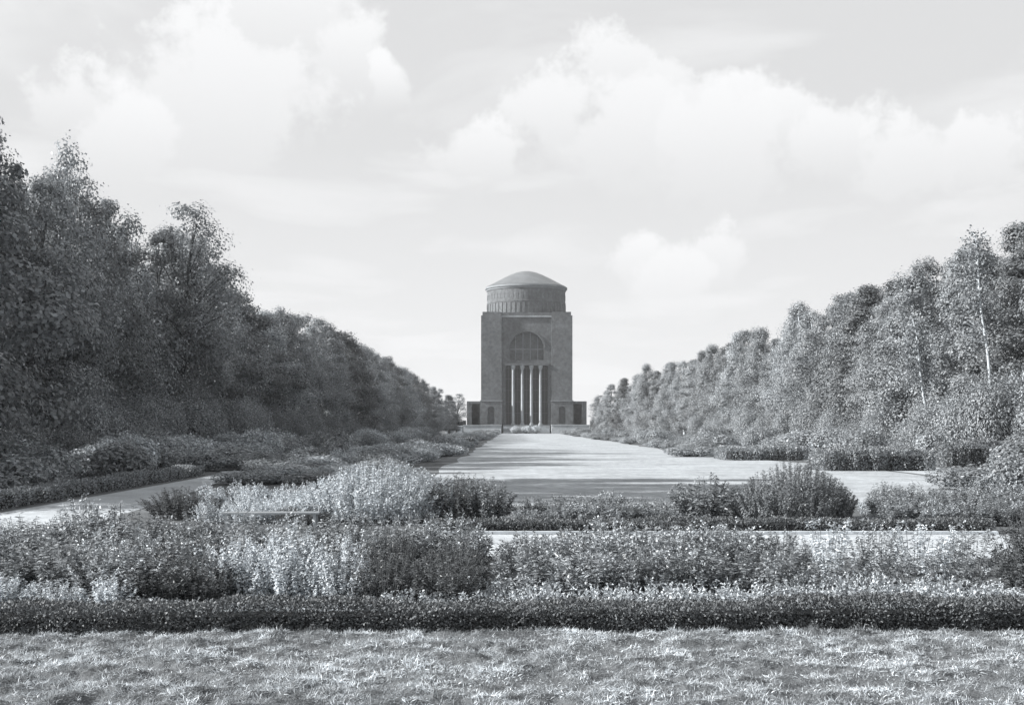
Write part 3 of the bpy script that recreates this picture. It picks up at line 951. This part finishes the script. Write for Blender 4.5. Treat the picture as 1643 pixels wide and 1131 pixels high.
# ------------------------------------------------------------------ perennials
CP = dict(
    plume=[clump_proto(81, 1.1, .62, 64, 60, .095, .036, 'pale', .8, plume=4), clump_proto(82, 1.1, .7, 70, 58, .09, .036, 'pale', .75, plume=4)],
    leafy=[clump_proto(83, 1.0, .55, 84, 34, .11, .04, 'mid', .4), clump_proto(84, 1.0, .6, 90, 32, .12, .036, 'mid', .3, plume=8), clump_proto(85, 1.0, .5, 76, 34, .105, .042, 'mid', .5)],
    spiky=[clump_proto(86, .9, .42, 60, 28, .12, .034, 'mid', .15, upright=.25, plume=6), clump_proto(87, .9, .5, 66, 28, .11, .036, 'mid', .2, upright=.15)],
    sparse=[clump_proto(88, .95, .45, 20, 30, .11, .038, 'mid', .35, plume=8), clump_proto(89, .95, .4, 17, 30, .105, .04, 'pale', .45, plume=8)],
    dark=[clump_proto(90, 1.0, .6, 120, 38, .085, .03, 'dark', .25), clump_proto(91, 1.0, .65, 130, 36, .08, .03, 'dark', .3)],
    cover=[clump_proto(92, .3, .5, 110, 14, .075, .034, 'cover', .2, spread=.9), clump_proto(93, .3, .55, 120, 13, .065, .034, 'cover', .1, upright=.2, spread=.9)],
    bush=[clump_proto(94, 1.25, 1.5, 420, 60, .09, .034, 'deep', .85, spread=.88, dome=.62, hv=.08)],
    bright=[clump_proto(95, 1.25, 1.7, 460, 60, .09, .036, 'pale', .85, spread=.88, plume=3, dome=.55, hv=.08)],
)
cnt = {}


def drift(kind, px0, px1, Y0, Y1, h0, h1, r, phrase, group, seed, rows=2, gap=1.0, name='perennial', mound=.0):
    """rows of clumps between two photograph columns"""
    rnd = random.Random(seed)
    for row in range(rows):
        Y = Y0 + (Y1 - Y0) * (row / max(1, rows - 1) if rows > 1 else .5)
        xa, xb = gx(px0, Y), gx(px1, Y)
        n = max(1, int(round((xb - xa) / (r * 1.25 * gap))))
        rn = {1: '', 2: ('front row of ', 'rear row of ')}.get(rows, ('front row of ', 'middle row of ', 'rear row of '))
        for i in range(n):
            x = xa + (i + .5) / n * (xb - xa) + rnd.uniform(-.15, .15) * r
            h = (h0 + (h1 - h0) * (row / max(1, rows - 1))) * rnd.uniform(.86, 1.08)
            uu = (px0 * 0 + (i + .5) / n)
            h *= 1 - mound * (1 - math.sin(math.pi * uu) ** .7)
            which = ordinal(i)
            rown = rn[row] if rn else ''
            place(name, rnd.choice(CP[kind]), x, Y + rnd.uniform(-.2, .2), f'{which} clump from the left, {rown}{phrase}', 'flower clump' if kind != 'cover' else 'ground cover',
                  group, h=h, r=r * rnd.uniform(.88, 1.15), seed=seed * 31 + i + row * 50)


# near bed, behind the foreground hedge
drift('leafy', -60, 330, 15.4, 19.0, .94, 1.06, .66, 'dull drift at far left', 'near bed, far left drift', 101, 3, mound=.2)
drift('plume', -30, 210, 14.4, 14.4, .5, .5, .42, 'bright low leaves at bottom left', 'near bed, bright left fringe', 102, 1)
drift('dark', 205, 335, 14.8, 16.0, .68, .9, .5, 'shade-toned gap left of bright plumes', 'near bed, shade-toned left clumps', 103, 2)  # dark leaf colour stands in for the shade between the clumps
drift('leafy', 330, 620, 16.6, 19.0, 1.06, 1.04, .66, 'the drift behind the bright plumes', 'near bed, drift behind plumes', 104, 2, mound=.15)
drift('plume', 335, 575, 15.0, 15.7, .86, 1.0, .5, 'tall bright drooping plumes', 'near bed, bright plumes', 105, 2, mound=.2)
drift('leafy', 600, 770, 17.0, 18.6, .98, .9, .62, 'soft drift left of path gap', 'near bed, drift left of the gap', 106, 2)
drift('dark', 575, 775, 14.9, 15.9, .74, .9, .55, 'the shade-toned drift left of the path gap', 'near bed, shade-toned middle clumps', 107, 2, mound=.1)  # dark leaves paint the shaded right side of the plume mound
drift('spiky', 815, 1290, 15.6, 18.2, .8, .9, .52, 'the grey spiky drift right of the gap', 'near bed, spiky drift', 108, 3, mound=.3)
drift('sparse', 1290, 1590, 15.9, 18.2, .7, .9, .46, 'thin see-through drift at right', 'near bed, sparse drift', 109, 3, 1.25)
drift('dark', 1600, 1720, 15.2, 18.0, .98, 1.08, .62, 'the tall dark mass at right edge', 'near bed, dark right clumps', 110, 2)
drift('cover', 600, 1640, 14.3, 15.2, .36, .38, .5, 'pale ground cover behind the hedge', 'near bed, pale ground cover', 111, 2, 1.15, 'ground_cover_plant')
drift('cover', 180, 560, 14.1, 14.1, .24, .24, .45, 'leafy ground cover behind left hedge', 'near bed, left ground cover', 112, 1, 1.2, 'ground_cover_plant')

# second bed, beyond the cross path
place('great_clump', CP['bright'][0], gx(615, 28.6), 28.6, 'largest bright pale-leaved clump left of the lawn, beyond the path', 'flower clump', h=1.4, r=2.15, sy=1.5, rz=.4)
place('great_clump', CP['bush'][0], gx(1272, 28.4), 28.4, 'largest rounded clump right of the lawn, bright stems left, dark right side', 'flower clump', h=1.42, r=2.0, sy=1.4, rz=1.0)
place('small_clump', CP['leafy'][2], gx(1128, 28.2), 28.2, 'small bright clump just left of the largest right clump', 'flower clump', h=1.2, r=.8, rz=.4)
place('small_clump', CP['dark'][0], gx(735, 28.2), 28.2, 'shade-toned clump leaning against the bright large clump', 'flower clump', h=1.22, r=.75, rz=.4)  # its dark leaf colour paints the shaded flank of the bright clump
place('small_clump', CP['leafy'][0], gx(782, 28.0), 28.0, 'clump with lit left side at the near left corner of the lawn', 'flower clump', h=1.15, r=.62, rz=2.4)
place('small_clump', CP['dark'][1], gx(290, 29.3), 29.3, 'dark rounded clump at left end of the far bed by the path', 'flower clump', h=.8, r=1.0, rz=1.4)
drift('plume', 320, 520, 28.0, 31.4, .6, .88, .55, 'bright low drift behind the bench', 'far bed, bright left drift', 121, 3)
drift('dark', 440, 530, 27.3, 27.3, .5, .5, .4, 'dark low leaves right behind the bench', 'far bed, dark low clumps', 122, 1)
drift('spiky', 830, 1085, 27.2, 28.6, .58, .72, .5, 'the low grey drift before the lawn', 'far bed, grey middle drift', 123, 2, mound=.25)
drift('leafy', 1410, 1680, 27.4, 30.5, .65, .92, .55, 'leafy drift at far right', 'far bed, right drift', 124, 3)
drift('cover', 690, 1090, 26.3, 26.3, .22, .22, .5, 'pale low cover behind the thin hedge', 'far bed, ground cover', 125, 1, 1.1, 'ground_cover_plant')
drift('cover', 1380, 1560, 26.4, 26.4, .2, .2, .5, 'pale low cover at right end of hedge', 'far bed, right ground cover', 126, 1, 1.1, 'ground_cover_plant')

drift('cover', 1385, 1440, 28.0, 32.5, .25, .3, .55, 'pale low cover right of largest clump', 'far bed, cover by the largest clump', 127, 3, 1.0, 'ground_cover_plant')

# ------------------------------------------------------------------ rough grass in the foreground
def rough_grass():
    rng = np.random.default_rng(200)
    X0, X1, Y0, Y1 = -8.0, 8.5, 7.6, 13.2
    def vnoise(x, y, cell, seed):
        g = np.random.default_rng(seed).normal(0, 1, (int(20 / cell) + 4, int(8 / cell) + 4))
        u, v = (x + 9.0) / cell, (y - 6.5) / cell
        i, j = np.floor(u).astype(int), np.floor(v).astype(int)
        a, b = u - i, v - j
        a, b = a * a * (3 - 2 * a), b * b * (3 - 2 * b)
        return (g[i, j] * (1 - a) + g[i + 1, j] * a) * (1 - b) + (g[i, j + 1] * (1 - a) + g[i + 1, j + 1] * a) * b

    def hgt(x, y):
        xr, yr = x * .94 + y * .12, y * .97 - x * .05
        return .010 * vnoise(xr, yr, .62, 1) + .015 * vnoise(xr, yr, .30, 2) + .018 * vnoise(xr, yr, .15, 3) + .010 * vnoise(xr, yr, .07, 4)
    nx, ny = 560, 200
    gx_, gy_ = np.meshgrid(np.linspace(X0, X1, nx), np.linspace(Y0, Y1, ny))
    edge = np.clip((Y1 - gy_) / .3, 0, 1)
    z = (hgt(gx_, gy_) + .045) * edge
    V = np.stack([gx_, gy_, np.maximum(z, .006)], -1).reshape(-1, 3)
    i = np.arange(ny - 1)[:, None] * nx; j = np.arange(nx - 1)[None]
    Q = np.stack([i + j, i + j + 1, i + nx + j + 1, i + nx + j], -1).reshape(-1, 4)
    t = link('rough_turf', mesh_np('rough_turf', V, Q, smooth=True), None, M['turf'])
    tag(t, kind='structure')
    n = 560000
    x = rng.uniform(X0, X1, n); y = Y0 + (Y1 - Y0) * rng.uniform(0, 1, n)
    hh = hgt(x, y)
    keep = rng.uniform(0, 1, n) < np.clip(.7 + 16 * hh, .3, 1)
    x, y, hh = x[keep], y[keep], hh[keep]; n = len(x)
    zz = np.maximum((hh + .045) * np.clip((Y1 - y) / .3, 0, 1), .006)
    a = 2.2 * np.sin(1.9 * x + 1.1 * np.sin(2.3 * y)) + 1.6 * np.sin(2.7 * y + .8 * x) + rng.normal(0, 2.2, n)
    el = np.clip(rng.normal(.45, .45, n), .03, 1.5)
    D = np.stack([np.cos(a) * np.cos(el), np.sin(a) * np.cos(el), np.sin(el)], 1)
    Nn = np.array([0, 0, 1.0]) + rng.normal(0, .5, (n, 3))
    ls = rng.uniform(.022, .07, n) * np.clip(1 + 8 * hh, .6, 1.5)
    # random tones paint the shaded mottling of the tufts into the blades
    tone = np.clip(.86 + .36 * vnoise(x, y, .10, 11) + .3 * vnoise(x, y, .22, 12) + .16 * vnoise(x, y, .8, 13), .28, 1.5)
    patch = 1 + .3 * np.sin(1.3 * x + 2 * np.sin(.9 * y)) * np.sin(2.1 * y + x)
    me = leaf_mesh('rough_grass', np.stack([x, y, zz - .004], 1), D, Nn, ls, rng.uniform(.003, .0065, n), rng, .22, .35, tone)
    g = link('rough_grass', me, None, M['grass'])
    tag(g, 'pale tufted rough grass in front of the hedge', 'grass', kind='stuff')


rough_grass()


# ------------------------------------------------------------------ thin summer haze
def haze():
    bm = bmesh.new(); add_box(bm, -1250, 1250, -320, 1650, -1.0, 58.0)
    m, N, L = new_mat('thin_haze')
    out = N.new('ShaderNodeOutputMaterial'); v = N.new('ShaderNodeVolumePrincipled')
    v.inputs['Color'].default_value = (.97, .985, 1.0, 1)
    v.inputs['Density'].default_value = HAZE
    v.inputs['Anisotropy'].default_value = 0.2
    L.new(v.outputs[0], out.inputs['Volume'])
    o = link('haze', bm_mesh('haze', bm), None, m)
    tag(o, 'thin pale haze in the air over the whole park', 'haze', kind='stuff')


HAZE = 0.00017
haze()
